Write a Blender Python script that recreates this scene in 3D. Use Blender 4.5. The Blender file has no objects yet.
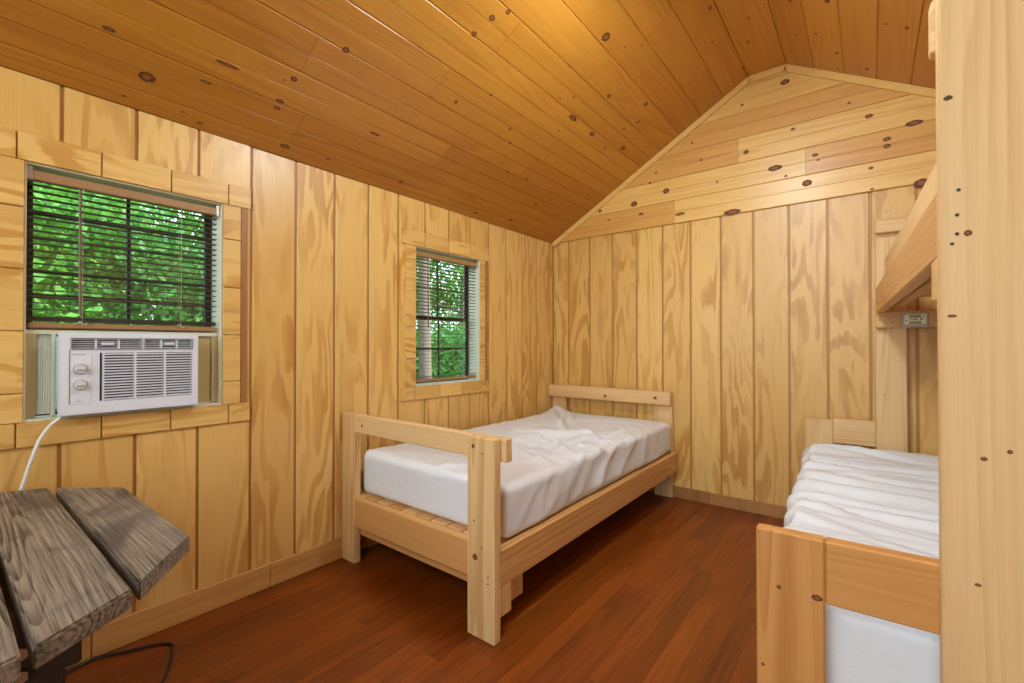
import bpy, bmesh, math, random
import numpy as np
from mathutils import Vector, Matrix, noise

random.seed(7)
rng = np.random.default_rng(11)
scn = bpy.context.scene
COL = scn.collection

# ------------------------------------------------------------------ camera
F_PX, YAW, PITCH = 455.1, -0.6649, 0.00784
CAM = np.array([2.1785, -3.3648, 1.1095])
cam_d = bpy.data.cameras.new('camera')
cam_d.sensor_width = 36.0
cam_d.lens = F_PX / 1024 * 36
cam_d.clip_start = 0.02
cam_o = bpy.data.objects.new('camera', cam_d)
COL.objects.link(cam_o)
cam_o.location = CAM
cam_o.rotation_euler = (math.pi / 2 + PITCH, 0, -YAW)
scn.camera = cam_o

# ------------------------------------------------------------------ light, sky, exposure
vs = scn.view_settings
vs.view_transform = 'Standard'
vs.look = 'None'
vs.gamma = 1.0
vs.use_curve_mapping = False
vs.exposure = 0.08

w = bpy.data.worlds.new('sky')
scn.world = w
w.use_nodes = True
wn = w.node_tree
wbg = wn.nodes['Background']
wbg.inputs['Color'].default_value = (0.80, 0.90, 1.0, 1)
wbg.inputs['Strength'].default_value = 3.0


def sun(rot, energy, angle):
    d = bpy.data.lights.new('sun', 'SUN')
    d.energy = energy
    d.angle = angle
    d.color = (1, .95, .86)
    o = bpy.data.objects.new('sun', d)
    COL.objects.link(o)
    o.rotation_euler = rot


sun((math.radians(-22), math.radians(38), 0), 9.5, .02)      # high over the roof ridge, onto the trees


def area(name, loc, rot, sx, sy, power, color=(1, 1, 1)):
    d = bpy.data.lights.new(name, 'AREA')
    d.shape = 'RECTANGLE'
    d.size, d.size_y = sx, sy
    d.energy = power
    d.color = color
    o = bpy.data.objects.new(name, d)
    COL.objects.link(o)
    o.location = loc
    o.rotation_euler = rot
    return o


# added fill lights at made-up openings in the unseen front wall
area('doorway_daylight', (1.95, -4.62, 1.12), (math.radians(90), 0, 0), 1.4, 1.9, 4.5, (.82, .96, .97))
area('front_window_daylight', (0.62, -4.62, 1.45), (math.radians(90), 0, 0), .62, .8, 9, (.82, .96, .97))
area('gable_window_daylight', (1.665, -4.62, 2.40), (math.radians(86), 0, 0), 1.3, .5, 32, (.82, .96, .96))

LAMP_POWER = 112.0
# ------------------------------------------------------------------ pixel helpers
def ray(u, v):
    s, c, sp, cp = math.sin(YAW), math.cos(YAW), math.sin(PITCH), math.cos(PITCH)
    r = (u - 512) / F_PX
    up = (341.5 - v) / F_PX
    fw = cp - up * sp
    z = sp + up * cp
    return np.array([r * c + fw * s, -r * s + fw * c, z])


def hit(u, v, n, d0):
    """point where the ray through a pixel meets the plane n.p = d0"""
    d = ray(u, v)
    n = np.array(n, float)
    t = (d0 - n @ CAM) / (n @ d)
    return CAM + t * d, t


# ------------------------------------------------------------------ materials
def new_mat(name):
    m = bpy.data.materials.new(name)
    m.use_nodes = True
    nt = m.node_tree
    return m, nt, nt.nodes['Principled BSDF']


def L(nt, a, b):
    nt.links.new(a, b)


def math_node(nt, op, a, b=None, c=None):
    n = nt.nodes.new('ShaderNodeMath')
    n.operation = op
    for i, v in enumerate((a, b, c)):
        if v is None:
            continue
        if isinstance(v, (int, float)):
            n.inputs[i].default_value = v
        else:
            L(nt, v, n.inputs[i])
    return n.outputs[0]


def maprange(nt, v, a, b, lo=0., hi=1.):
    n = nt.nodes.new('ShaderNodeMapRange')
    n.interpolation_type = 'SMOOTHSTEP'
    L(nt, v, n.inputs[0])
    n.inputs[1].default_value = a
    n.inputs[2].default_value = b
    n.inputs[3].default_value = lo
    n.inputs[4].default_value = hi
    return n.outputs[0]


def mixc(nt, f, a, b, mode='MIX'):
    n = nt.nodes.new('ShaderNodeMix')
    n.data_type = 'RGBA'
    n.blend_type = mode
    if isinstance(f, (int, float)):
        n.inputs['Factor'].default_value = f
    else:
        L(nt, f, n.inputs['Factor'])
    for k, v in (('A', a), ('B', b)):
        s = [i for i in n.inputs if i.name == k and i.type == 'RGBA'][0]
        if isinstance(v, tuple):
            s.default_value = (*v, 1)
        else:
            L(nt, v, s)
    return [o for o in n.outputs if o.type == 'RGBA'][0]


def noise_node(nt, vec, scale, detail=2, rough=.5, dist=0.):
    n = nt.nodes.new('ShaderNodeTexNoise')
    L(nt, vec, n.inputs['Vector'])
    n.inputs['Scale'].default_value = scale
    n.inputs['Detail'].default_value = detail
    n.inputs['Roughness'].default_value = rough
    n.inputs['Distortion'].default_value = dist
    return n.outputs[0]


def vmul(nt, v, xyz):
    n = nt.nodes.new('ShaderNodeVectorMath')
    n.operation = 'MULTIPLY'
    L(nt, v, n.inputs[0])
    n.inputs[1].default_value = xyz
    return n.outputs[0]


def wood(name, axis, light, dark, tone_light, rings=9., along=.8, across=6., fine=.35, ring_amt=.6,
         rough=.42, knots=0., knot_col=(.10, .03, .008), bump=.15, coat=0., ring_sharp=.5, spec=.5, bands=False, stain=None):
    """solid or rotary cut wood; grain runs along the object's own axis; obj.color red carries the board's tone"""
    m, nt, bs = new_mat(name)
    tc = nt.nodes.new('ShaderNodeTexCoord')
    oi = nt.nodes.new('ShaderNodeObjectInfo')
    off = nt.nodes.new('ShaderNodeVectorMath')
    off.operation = 'SCALE'
    off.inputs[0].default_value = (37.1, 23.7, 51.3)
    L(nt, oi.outputs['Random'], off.inputs['Scale'])
    add = nt.nodes.new('ShaderNodeVectorMath')
    L(nt, tc.outputs['Object'], add.inputs[0])
    L(nt, off.outputs[0], add.inputs[1])
    p = add.outputs[0]
    def sc(a, c):
        v = [c, c, c]
        v['xyz'.index(axis)] = a
        return tuple(v)
    n1 = noise_node(nt, vmul(nt, p, sc(along, across)), 1., 1.5, .45, .25)
    ring = math_node(nt, 'FRACT', math_node(nt, 'MULTIPLY', n1, rings))
    ring = math_node(nt, 'MULTIPLY', maprange(nt, ring, .15, .9), maprange(nt, ring, .92, 1.0, 1., 0.))
    if bands:      # rotary cut veneer: flat pale and orange bands with ragged edges
        rag = noise_node(nt, vmul(nt, p, sc(9., 90.)), 1., 2, .6)
        n1b = math_node(nt, 'ADD', noise_node(nt, vmul(nt, p, sc(along, across)), 1., 2.5, .5, .35), math_node(nt, 'MULTIPLY', math_node(nt, 'SUBTRACT', rag, .5), .035))
        ring = maprange(nt, math_node(nt, 'PINGPONG', math_node(nt, 'MULTIPLY', n1b, rings), 1.0), .38, .66)
    patch = noise_node(nt, vmul(nt, p, sc(along * 1.3, across * .8)), 1.3, 2, .6, .5)
    ringamt = math_node(nt, 'MULTIPLY', maprange(nt, patch, .3, .7), ring_amt)
    f = noise_node(nt, vmul(nt, p, sc(3., 160.)), 1., 3, .7)
    g = math_node(nt, 'ADD', math_node(nt, 'MULTIPLY', ring, ringamt), math_node(nt, 'MULTIPLY', maprange(nt, f, .3, .75), fine))
    base = mixc(nt, g, light, dark)
    if stain:
        sn = noise_node(nt, vmul(nt, p, sc(3.2, 5.)), 1., 3, .6, .6)
        base = mixc(nt, maprange(nt, sn, .50, .68, 0., .75), base, stain)
    sep = nt.nodes.new('ShaderNodeSeparateColor')
    L(nt, oi.outputs['Color'], sep.inputs[0])
    tone = mixc(nt, sep.outputs[0], tone_light, (1., 1., 1.))
    base = mixc(nt, 1.0, base, tone, 'MULTIPLY')
    if knots > 0:
        vo = nt.nodes.new('ShaderNodeTexVoronoi')
        L(nt, vmul(nt, p, sc(2.6, 6.5)), vo.inputs['Vector'])
        vo.inputs['Scale'].default_value = 1.0
        sp2 = nt.nodes.new('ShaderNodeSeparateColor')
        L(nt, vo.outputs['Color'], sp2.inputs[0])
        rad = math_node(nt, 'MULTIPLY', maprange(nt, sp2.outputs[0], 1 - knots, 1.0), .10)
        kd = math_node(nt, 'SUBTRACT', vo.outputs['Distance'], rad)
        kf = maprange(nt, kd, -.02, .012, 1., 0.)
        base = mixc(nt, kf, base, knot_col)
    L(nt, base, bs.inputs['Base Color'])
    bs.inputs['Roughness'].default_value = rough
    bs.inputs['Specular IOR Level'].default_value = spec
    bs.inputs['Coat Weight'].default_value = coat
    bs.inputs['Coat Roughness'].default_value = .25
    if bump:
        b = nt.nodes.new('ShaderNodeBump')
        b.inputs['Strength'].default_value = bump
        b.inputs['Distance'].default_value = .002
        L(nt, g, b.inputs['Height'])
        L(nt, b.outputs[0], bs.inputs['Normal'])
    return m


def plain(name, col, rough=.5, metal=0., spec=.5, bump=0., bscale=200, trans=0., emit=None):
    m, nt, bs = new_mat(name)
    tc = nt.nodes.new('ShaderNodeTexCoord')
    n = noise_node(nt, tc.outputs['Object'], bscale, 3)
    c = mixc(nt, maprange(nt, n, .3, .7, 0, .25), col, tuple(.75 * x for x in col))
    L(nt, c, bs.inputs['Base Color'])
    bs.inputs['Roughness'].default_value = rough
    bs.inputs['Metallic'].default_value = metal
    bs.inputs['Specular IOR Level'].default_value = spec
    if trans:
        bs.inputs['Transmission Weight'].default_value = trans
    if bump:
        b = nt.nodes.new('ShaderNodeBump')
        b.inputs['Strength'].default_value = bump
        b.inputs['Distance'].default_value = .002
        L(nt, n, b.inputs['Height'])
        L(nt, b.outputs[0], bs.inputs['Normal'])
    return m


PLY_L, PLY_D = (.80, .525, .175), (.53, .245, .040)
M = {}
for ax in 'xyz':
    M['ply_' + ax] = wood('pine_plywood_' + ax, ax, PLY_L, PLY_D, (.86, .80, .72), rings=19, along=.85, across=5.2, fine=.2, bands=True,
                          ring_amt=.72, rough=.38, coat=.1, bump=.04)
    M['lum_' + ax] = wood('pine_lumber_' + ax, ax, (.80, .565, .285), (.58, .335, .12), (.80, .56, .32), rings=15, along=.25, across=7,
                          fine=.22, ring_amt=.8, rough=.45, knots=.04, knot_col=(.25, .10, .03), bump=.1)
    M['ceil_' + ax] = wood('varnished_pine_board_' + ax, ax, (.64, .305, .040), (.42, .15, .015), (.70, .56, .44), rings=14, along=.3,
                           across=7, fine=.25, ring_amt=.45, rough=.36, bump=.1, coat=.1)
    M['gable_' + ax] = wood('pale_pine_board_' + ax, ax, (.82, .53, .165), (.58, .29, .06), (.80, .62, .46), rings=14, along=.3,
                            across=7, fine=.25, ring_amt=.4, rough=.38, bump=.1, coat=.1)
M['floor'] = wood('red_brown_laminate', 'y', (.31, .075, .006), (.13, .024, .002), (.62, .58, .52), rings=6, along=.7, across=11, fine=.6,
                  ring_amt=.45, rough=.38, bump=.06, spec=.35)
M['base'] = wood('baseboard_wood', 'y', (.68, .38, .12), (.46, .20, .045), (.8, .75, .7), rings=6, along=.5, across=9, fine=.3, ring_amt=.4)
M['groove'] = wood('groove_wood', 'z', (.50, .25, .065), (.34, .14, .03), (.9, .85, .8), rings=6, along=.5, across=9, fine=.3, ring_amt=.4)
M['lath'] = wood('dark_lath_wood', 'z', (.45, .22, .07), (.28, .11, .03), (.8, .75, .7), rings=6, along=.5, across=9, fine=.3, ring_amt=.4)
M['weathered'] = wood('weathered_grey_wood', 'x', (.38, .33, .27), (.032, .022, .015), (.7, .68, .66), rings=34, along=.5, across=5.5, fine=.75, stain=(.045, .042, .042),
                      ring_amt=.7, rough=.36, bump=1.0, ring_sharp=.4, spec=.5)
M['dark_wood'] = wood('dark_stained_timber', 'z', (.035, .025, .02), (.015, .01, .008), (.8, .75, .7), rough=.6)
M['knot'] = None
M['white_plastic'] = plain('white_plastic', (.76, .80, .90), .35)
M['grey_plastic'] = plain('grey_plastic', (.30, .32, .36), .4)
M['dark_plastic'] = plain('dark_slot', (.05, .045, .05), .6)
M['tan_plastic'] = plain('tan_panel', (.52, .42, .20), .5)
M['chrome'] = plain('silver_plastic', (.70, .70, .73), .3, metal=.15)
M['steel'] = plain('dull_steel', (.45, .44, .42), .4, metal=.9)
M['black_frame'] = plain('dark_bronze_frame', (.022, .020, .020), .4)
M['reveal'] = plain('pale_window_liner', (.72, .74, .58), .5)
M['blind'] = plain('brown_blind_slat', (.15, .105, .065), .45)
M['blind_rail'] = plain('brown_blind_rail', (.36, .20, .085), .45)
M['cord'] = plain('blind_cord', (.5, .45, .36), .7)
M['cable_black'] = plain('black_rubber', (.012, .012, .012), .45)
M['cable_white'] = plain('white_rubber', (.80, .80, .78), .45)
M['mattress'] = plain('mattress_ticking', (.62, .52, .40), .8)
M['screw'] = plain('dark_screw', (.06, .045, .03), .4, metal=.5)
M['label_green'] = plain('green_print', (.30, .36, .06), .5)
M['label_white'] = plain('cream_print', (.92, .94, .80), .5)
M['bark'] = plain('tree_bark', (.20, .17, .14), .9, bump=1.0, bscale=14)
M['ground'] = plain('forest_floor', (.09, .10, .035), .9, bump=.5, bscale=6)
M['shingle'] = plain('roof_deck', (.12, .10, .09), .8)


def sheet_mat():
    m, nt, bs = new_mat('white_cotton')
    tc = nt.nodes.new('ShaderNodeTexCoord')
    n = noise_node(nt, tc.outputs['Object'], 9, 4, .6)
    c = mixc(nt, n, (.80, .84, .90), (.75, .79, .85))
    L(nt, c, bs.inputs['Base Color'])
    bs.inputs['Roughness'].default_value = .55
    bs.inputs['Sheen Weight'].default_value = .1
    n2 = noise_node(nt, tc.outputs['Object'], 22, 3, .55, .8)
    b = nt.nodes.new('ShaderNodeBump')
    b.inputs['Strength'].default_value = .25
    b.inputs['Distance'].default_value = .01
    L(nt, n2, b.inputs['Height'])
    L(nt, b.outputs[0], bs.inputs['Normal'])
    return m


def knot_mat():
    m, nt, bs = new_mat('pine_knot')
    tc = nt.nodes.new('ShaderNodeTexCoord')
    ln = nt.nodes.new('ShaderNodeVectorMath')
    ln.operation = 'LENGTH'
    L(nt, vmul(nt, tc.outputs['Object'], (1, 1, 0)), ln.inputs[0])
    n = noise_node(nt, tc.outputs['Object'], 3, 3)
    r = math_node(nt, 'ADD', ln.outputs['Value'], math_node(nt, 'MULTIPLY', math_node(nt, 'SUBTRACT', n, .5), .5))
    c = mixc(nt, maprange(nt, r, .25, .75), (.30, .10, .018), (.10, .026, .005))
    c = mixc(nt, maprange(nt, r, .85, 1.05), c, (.30, .11, .025))
    L(nt, c, bs.inputs['Base Color'])
    bs.inputs['Roughness'].default_value = .65
    return m


def leaf_mat(name, col):
    m, nt, bs = new_mat(name)
    tc = nt.nodes.new('ShaderNodeTexCoord')
    n = noise_node(nt, tc.outputs['Object'], 5, 2)
    c = mixc(nt, maprange(nt, n, .3, .7), col, (col[0] * 1.9, col[1] * 1.35, col[2] * .8))
    L(nt, c, bs.inputs['Base Color'])
    bs.inputs['Roughness'].default_value = .5
    tr = nt.nodes.new('ShaderNodeBsdfTranslucent')
    L(nt, c, tr.inputs['Color'])
    mx = nt.nodes.new('ShaderNodeMixShader')
    mx.inputs[0].default_value = .45
    L(nt, bs.outputs[0], mx.inputs[1])
    L(nt, tr.outputs[0], mx.inputs[2])
    L(nt, mx.outputs[0], nt.nodes['Material Output'].inputs['Surface'])
    return m


def glass_mat():
    m, nt, bs = new_mat('window_glass')
    nt.nodes.remove(bs)
    t = nt.nodes.new('ShaderNodeBsdfTransparent')
    t.inputs['Color'].default_value = (.93, .96, .95, 1)
    g = nt.nodes.new('ShaderNodeBsdfGlossy')
    g.inputs['Roughness'].default_value = .02
    mx = nt.nodes.new('ShaderNodeMixShader')
    mx.inputs[0].default_value = .04
    L(nt, t.outputs[0], mx.inputs[1])
    L(nt, g.outputs[0], mx.inputs[2])
    L(nt, mx.outputs[0], nt.nodes['Material Output'].inputs['Surface'])
    return m


def accordion_mat():
    m, nt, bs = new_mat('translucent_vinyl_pleat')
    bs.inputs['Base Color'].default_value = (.92, .92, .88, 1)
    bs.inputs['Roughness'].default_value = .5
    tr = nt.nodes.new('ShaderNodeBsdfTranslucent')
    tr.inputs['Color'].default_value = (.97, .98, .93, 1)
    mx = nt.nodes.new('ShaderNodeMixShader')
    mx.inputs[0].default_value = .4
    L(nt, bs.outputs[0], mx.inputs[1])
    L(nt, tr.outputs[0], mx.inputs[2])
    L(nt, mx.outputs[0], nt.nodes['Material Output'].inputs['Surface'])
    return m


M['sheet'] = sheet_mat()
M['knot'] = knot_mat()
M['leaf_a'] = leaf_mat('leaf_green', (.09, .33, .065))
M['leaf_b'] = leaf_mat('leaf_deep_green', (.05, .24, .07))
M['glass'] = glass_mat()
M['pleat'] = accordion_mat()

# ------------------------------------------------------------------ object helpers
WL = {None: Vector((0, 0, 0))}          # world (or, inside the bunk, bunk-local) location of every object made


def tag(o, label=None, cat=None, group=None, kind=None):
    if label: o['label'] = label
    if cat: o['category'] = cat
    if group: o['group'] = group
    if kind: o['kind'] = kind
    return o


def empty(name, loc, label=None, cat=None, group=None, kind=None, rz=0., local0=False):
    o = bpy.data.objects.new(name, None)
    o.empty_display_size = .1
    COL.objects.link(o)
    o.location = loc
    o.rotation_euler = (0, 0, rz)
    WL[o] = Vector((0, 0, 0)) if local0 else Vector(loc)
    return tag(o, label, cat, group, kind)


def link(name, me, mat, parent=None, loc=(0, 0, 0), rot=None, tone=None):
    o = bpy.data.objects.new(name, me)
    COL.objects.link(o)
    if mat is not None and len(me.materials) == 0:
        me.materials.append(mat)
    o.parent = parent
    o.location = Vector(loc) - WL[parent]
    if rot:
        o.rotation_euler = rot
    WL[o] = Vector(loc)
    t = random.random() if tone is None else tone
    o.color = (t, random.random(), random.random(), 1)
    return o


CACHE = {}


def box_mesh(dx, dy, dz, bev, mat, seg=1):
    key = (round(dx, 4), round(dy, 4), round(dz, 4), bev, mat.name, seg)
    if key in CACHE:
        return CACHE[key]
    bm = bmesh.new()
    bmesh.ops.create_cube(bm, size=1)
    bmesh.ops.scale(bm, vec=(dx, dy, dz), verts=bm.verts)
    if bev:
        bmesh.ops.bevel(bm, geom=bm.edges[:], offset=min(bev, .45 * min(dx, dy, dz)), segments=seg, affect='EDGES', profile=.5)
    me = bpy.data.meshes.new('box')
    bm.to_mesh(me)
    bm.free()
    me.materials.append(mat)
    CACHE[key] = me
    return me


def piece(name, parent, x0, x1, y0, y1, z0, z1, mat, bev=.002, tone=None, seg=1):
    me = box_mesh(abs(x1 - x0), abs(y1 - y0), abs(z1 - z0), bev, mat, seg)
    return link(name, me, mat, parent, ((x0 + x1) / 2, (y0 + y1) / 2, (z0 + z1) / 2), tone=tone)


def mesh_of(bm, name):
    me = bpy.data.meshes.new(name)
    bmesh.ops.recalc_face_normals(bm, faces=bm.faces)
    bm.to_mesh(me)
    bm.free()
    return me


def add_box(bm, x0, x1, y0, y1, z0, z1, bev=0.):
    r = bmesh.ops.create_cube(bm, size=1)
    vs_ = r['verts']
    bmesh.ops.scale(bm, vec=(x1 - x0, y1 - y0, z1 - z0), verts=vs_)
    bmesh.ops.translate(bm, vec=((x0 + x1) / 2, (y0 + y1) / 2, (z0 + z1) / 2), verts=vs_)
    if bev:
        ed = list({e for v in vs_ for e in v.link_edges})
        bmesh.ops.bevel(bm, geom=ed, offset=bev, segments=1, affect='EDGES', profile=.5)


def bm_obj(name, bm, mat, parent=None, tone=None, kind=None, smooth=False):
    """mesh given in world coordinates; the origin is moved to its centre"""
    me = mesh_of(bm, name)
    co = np.empty(len(me.vertices) * 3)
    me.vertices.foreach_get('co', co)
    co = co.reshape(-1, 3)
    c = (co.min(0) + co.max(0)) / 2
    me.vertices.foreach_set('co', (co - c).ravel())
    if smooth:
        me.polygons.foreach_set('use_smooth', [True] * len(me.polygons))
    me.update()
    o = link(name, me, mat, parent, c, tone=tone)
    if kind:
        o['kind'] = kind
    return o


def tube(bm, pts, r, n=8, r_end=None):
    """round tube along a list of points"""
    pts = [Vector(p) for p in pts]
    rings = []
    prev = None
    for i, p in enumerate(pts):
        t = (pts[min(i + 1, len(pts) - 1)] - pts[max(i - 1, 0)]).normalized()
        a = prev if prev is not None else (Vector((0, 0, 1)) if abs(t.z) < .9 else Vector((1, 0, 0)))
        a = (a - t * a.dot(t)).normalized()
        prev = a
        b = t.cross(a)
        rr = r if r_end is None else r + (r_end - r) * i / (len(pts) - 1)
        rings.append([bm.verts.new(p + (a * math.cos(k * 2 * math.pi / n) + b * math.sin(k * 2 * math.pi / n)) * rr) for k in range(n)])
    for A, B in zip(rings, rings[1:]):
        for k in range(n):
            bm.faces.new((A[k], A[(k + 1) % n], B[(k + 1) % n], B[k]))
    bm.faces.new(rings[0][::-1])
    bm.faces.new(rings[-1])


def smooth_path(pts, n=8):
    pts = [Vector(p) for p in pts]
    out = []
    for i in range(len(pts) - 1):
        p0, p1, p2, p3 = pts[max(i - 1, 0)], pts[i], pts[i + 1], pts[min(i + 2, len(pts) - 1)]
        for k in range(n):
            t = k / n
            out.append(.5 * ((2 * p1) + (p2 - p0) * t + (2 * p0 - 5 * p1 + 4 * p2 - p3) * t * t + (3 * p1 - p0 - 3 * p2 + p3) * t ** 3))
    out.append(pts[-1])
    return out


# ------------------------------------------------------------------ room dimensions
RW, FY, H = 3.325, -4.40, 2.0           # right wall x, front wall y, wall plate height
X1, X2 = 1.555, 1.775                   # edges of the flat ridge strip
SL = .577                               # roof slope
ZR = H + SL * X1
PITCHG = .2032                          # groove spacing of the plywood siding
GW = .012                               # groove width
WIN1 = (-3.18, -2.597, .855, 1.715)
WIN2 = (-1.545, -.958, .855, 1.715)


def wall_shell(name, bmfun, label, mat='groove'):
    bm = bmesh.new()
    bmfun(bm)
    o = bm_obj(name, bm, M[mat])
    return tag(o, label, 'wall', kind='structure')


def rects_minus(a0, a1, z0, z1, holes):
    """split the strip a0..a1 x z0..z1 around rectangular holes"""
    cuts = sorted({a0, a1} | {max(a0, min(a1, c)) for h in holes for c in h[:2]})
    out = []
    for s, e in zip(cuts, cuts[1:]):
        if e - s < 1e-4:
            continue
        mid = (s + e) / 2
        spans = [(z0, z1)]
        for h in holes:
            if h[0] < mid < h[1]:
                new = []
                for lo, hi in spans:
                    if h[2] > lo:
                        new.append((lo, min(hi, h[2])))
                    if h[3] < hi:
                        new.append((max(lo, h[3]), hi))
                spans = [q for q in new if q[1] - q[0] > 1e-4]
        out += [(s, e, lo, hi) for lo, hi in spans]
    return out


def slab_wall(o_name, axis, a0, a1, t0, t1, z1, holes, label):
    def f(bm):
        for (s, e, lo, hi) in rects_minus(a0, a1, 0, z1, holes):
            if axis == 'y':
                add_box(bm, t0, t1, s, e, lo, hi)
            else:
                add_box(bm, s, e, t0, t1, lo, hi)
    return wall_shell(o_name, f, label)


def planks(parent, axis, edges, t0, t1, z0, z1, holes, mat):
    """siding planks between the given groove lines, t0..t1 the thickness"""
    for s, e in zip(edges, edges[1:]):
        rs = rects_minus(s + GW / 2, e - GW / 2, z0, z1, holes)
        if not rs:
            continue
        if len(rs) == 1:
            a, b, lo, hi = rs[0]
            if axis == 'y':
                piece('plank', parent, t0, t1, a, b, lo, hi, mat, .0025)
            else:
                piece('plank', parent, a, b, t0, t1, lo, hi, mat, .0025)
        else:
            bm = bmesh.new()
            for a, b, lo, hi in rs:
                if axis == 'y':
                    add_box(bm, t0, t1, a, b, lo, hi)
                else:
                    add_box(bm, a, b, t0, t1, lo, hi)
            bm_obj('plank', bm, mat, parent)


PT = .007                                # groove depth
# left wall: backing 0.11 thick with window holes, planks on its face (finished face at x = 0)
wl = slab_wall('wall_left', 'y', FY, 0, -.13, -PT, H, [WIN1, WIN2], 'left wall of grooved honey pine siding with two windows')
ey = [0.0] + [-k * PITCHG - .045 for k in range(0, 30)]
ey = sorted([y for y in ey if y > FY] + [FY])
planks(wl, 'y', ey, -PT, 0, 0, H, [WIN1, WIN2], M['ply_z'])
# back wall
wb = slab_wall('wall_back', 'x', -.12, RW + .12, PT, .12, H, [], 'end wall of grooved pine siding under a gable of knotty boards')
ex = [0.0] + [.156 + k * PITCHG for k in range(0, 16)]
ex = [x for x in ex if x < RW - .03] + [RW]
planks(wb, 'x', ex, 0, PT, 0, H, [], M['ply_z'])
# right wall
wr = slab_wall('wall_right', 'y', FY, 0, RW + PT, RW + .12, H, [], 'right wall of grooved pine siding behind the bunk bed')
planks(wr, 'y', ey, RW, RW + PT, 0, H, [], M['ply_z'])
# unseen front wall; its doorway and window are added to let light in
ADDED_DOOR = (1.25, 2.65, 0, 1.98)
ADDED_WINF = (.33, .92, 1.05, 1.85)
wf = slab_wall('wall_front', 'x', -.12, RW + .12, FY - .12, FY - PT, H, [ADDED_DOOR, ADDED_WINF], 'front wall of grooved pine siding with an open doorway')
planks(wf, 'x', ex, FY - PT, FY, 0, H, [ADDED_DOOR, ADDED_WINF], M['ply_z'])


def gable_shell(name, y0, y1, label):
    bm = bmesh.new()
    P = [(0, H), (RW, H), (X2, ZR), (X1, ZR)]
    a = [bm.verts.new((x, y0, z)) for x, z in P]
    b = [bm.verts.new((x, y1, z)) for x, z in P]
    bm.faces.new(a); bm.faces.new(b)
    for k in range(4):
        bm.faces.new((a[k], a[(k + 1) % 4], b[(k + 1) % 4], b[k]))
    return tag(bm_obj(name, bm, M['gable_x']), label, 'wall', kind='structure')


gs = gable_shell('wall_gable', .002, .12, 'triangular gable of horizontal knotty pine boards')
bm = bmesh.new()       # unseen front gable, wide gap added to let fill light through
for poly in ([(0, H), (.98, H), (.98, H + SL * .98)], [(RW - .98, H), (RW, H), (RW - .98, H + SL * .98)],
             [(.98, H), (RW - .98, H), (RW - .98, H + .13), (.98, H + .13)]):
    a = [bm.verts.new((x, FY - .12, z)) for x, z in poly]
    b = [bm.verts.new((x, FY - .002, z)) for x, z in poly]
    bm.faces.new(a); bm.faces.new(b)
    for k in range(len(poly)):
        bm.faces.new((a[k], a[(k + 1) % len(poly)], b[(k + 1) % len(poly)], b[k]))
tag(bm_obj('wall_front_gable', bm, M['gable_x']), 'front gable with a wide window above the doorway', 'wall', kind='structure')

BOARDS = []        # (object, plane id, range a, range b) used to hand knots to their board


def prof(w, t, v=.004, d=.003):
    """profile of a matched board: chamfered edges and a centre V groove; visible face at 0, body towards +t"""
    return [(-w / 2, t), (-w / 2, v), (-w / 2 + v, 0), (-v * .6, 0), (0, d), (v * .6, 0), (w / 2 - v, 0), (w / 2, v), (w / 2, t)]


def prism_mesh(P, l0, l1, tr):
    bm = bmesh.new()
    a = [bm.verts.new(tr(p, l0)) for p in P]
    b = [bm.verts.new(tr(p, l1)) for p in P]
    bm.faces.new(a); bm.faces.new(b)
    for k in range(len(P)):
        bm.faces.new((a[k], a[(k + 1) % len(P)], b[(k + 1) % len(P)], b[k]))
    return bm


# gable boards on the back wall
RH = .168
row_specs = [(0, [-.1, 1.062, 3.5], [.25, .95]), (1, [-.1, 1.875, 3.5], [.95, .15]), (2, [-.1, 1.49, 3.5], [.2, .9]),
             (3, [-.1, 3.5], [.15]), (4, [-.1, 3.5], [.85]), (5, [-.1, 3.5], [.5])]
nL = Vector((SL, 0, -1)).normalized()      # points under the left slope: SL*x - z + H > 0
nR = Vector((-SL, 0, -1)).normalized()
for r, cuts, tones in row_specs:
    zc = H + RH * (r + .5)
    for (a, b), t in zip(zip(cuts, cuts[1:]), tones):
        bm = prism_mesh(prof(RH - .001, .014), a + .0008, b - .0008, lambda p, l: (l, -.014 + p[1], zc + p[0]))
        for n, co in ((nL, (0, 0, H)), (nR, (RW, 0, H)), (Vector((0, 0, -1)), (0, 0, ZR)), (Vector((1, 0, 0)), (0, 0, 0)), (Vector((-1, 0, 0)), (RW, 0, 0))):
            g = bm.verts[:] + bm.edges[:] + bm.faces[:]
            rr = bmesh.ops.bisect_plane(bm, geom=g, plane_co=co, plane_no=n, clear_inner=True)
            ed = [e for e in rr['geom_cut'] if isinstance(e, bmesh.types.BMEdge)]
            if ed:
                bmesh.ops.contextual_create(bm, geom=ed)
        if not bm.verts:
            continue
        o = bm_obj('gable_board', bm, M['gable_x'], gs, tone=t)
        BOARDS.append((o, 'gable', (a, b), (zc - RH / 2, zc + RH / 2)))

# ------------------------------------------------------------------ ceiling
bm = bmesh.new()
P = [(-.20, H - SL * .20), (X1, ZR), (X2, ZR), (RW + .20, H - SL * .20)]
Y0, Y1 = FY - .35, .35
T0, T1 = .016, .14
for (xa, za), (xb, zb) in zip(P, P[1:]):
    v = [bm.verts.new((x, y, z + t)) for t in (T0, T1) for (x, z) in ((xa, za), (xb, zb)) for y in (Y0, Y1)]
    for f in ((0, 1, 3, 2), (4, 6, 7, 5), (0, 2, 6, 4), (1, 5, 7, 3), (0, 4, 5, 1), (2, 3, 7, 6)):
        bm.faces.new([v[i] for i in f])
ceil = tag(bm_obj('ceiling', bm, M['groove']), 'vaulted ceiling of varnished knotty pine boards with a flat ridge strip', 'ceiling', kind='structure')
TH = math.atan(SL)
PX = .148
BW = PX / math.cos(TH)


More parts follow.
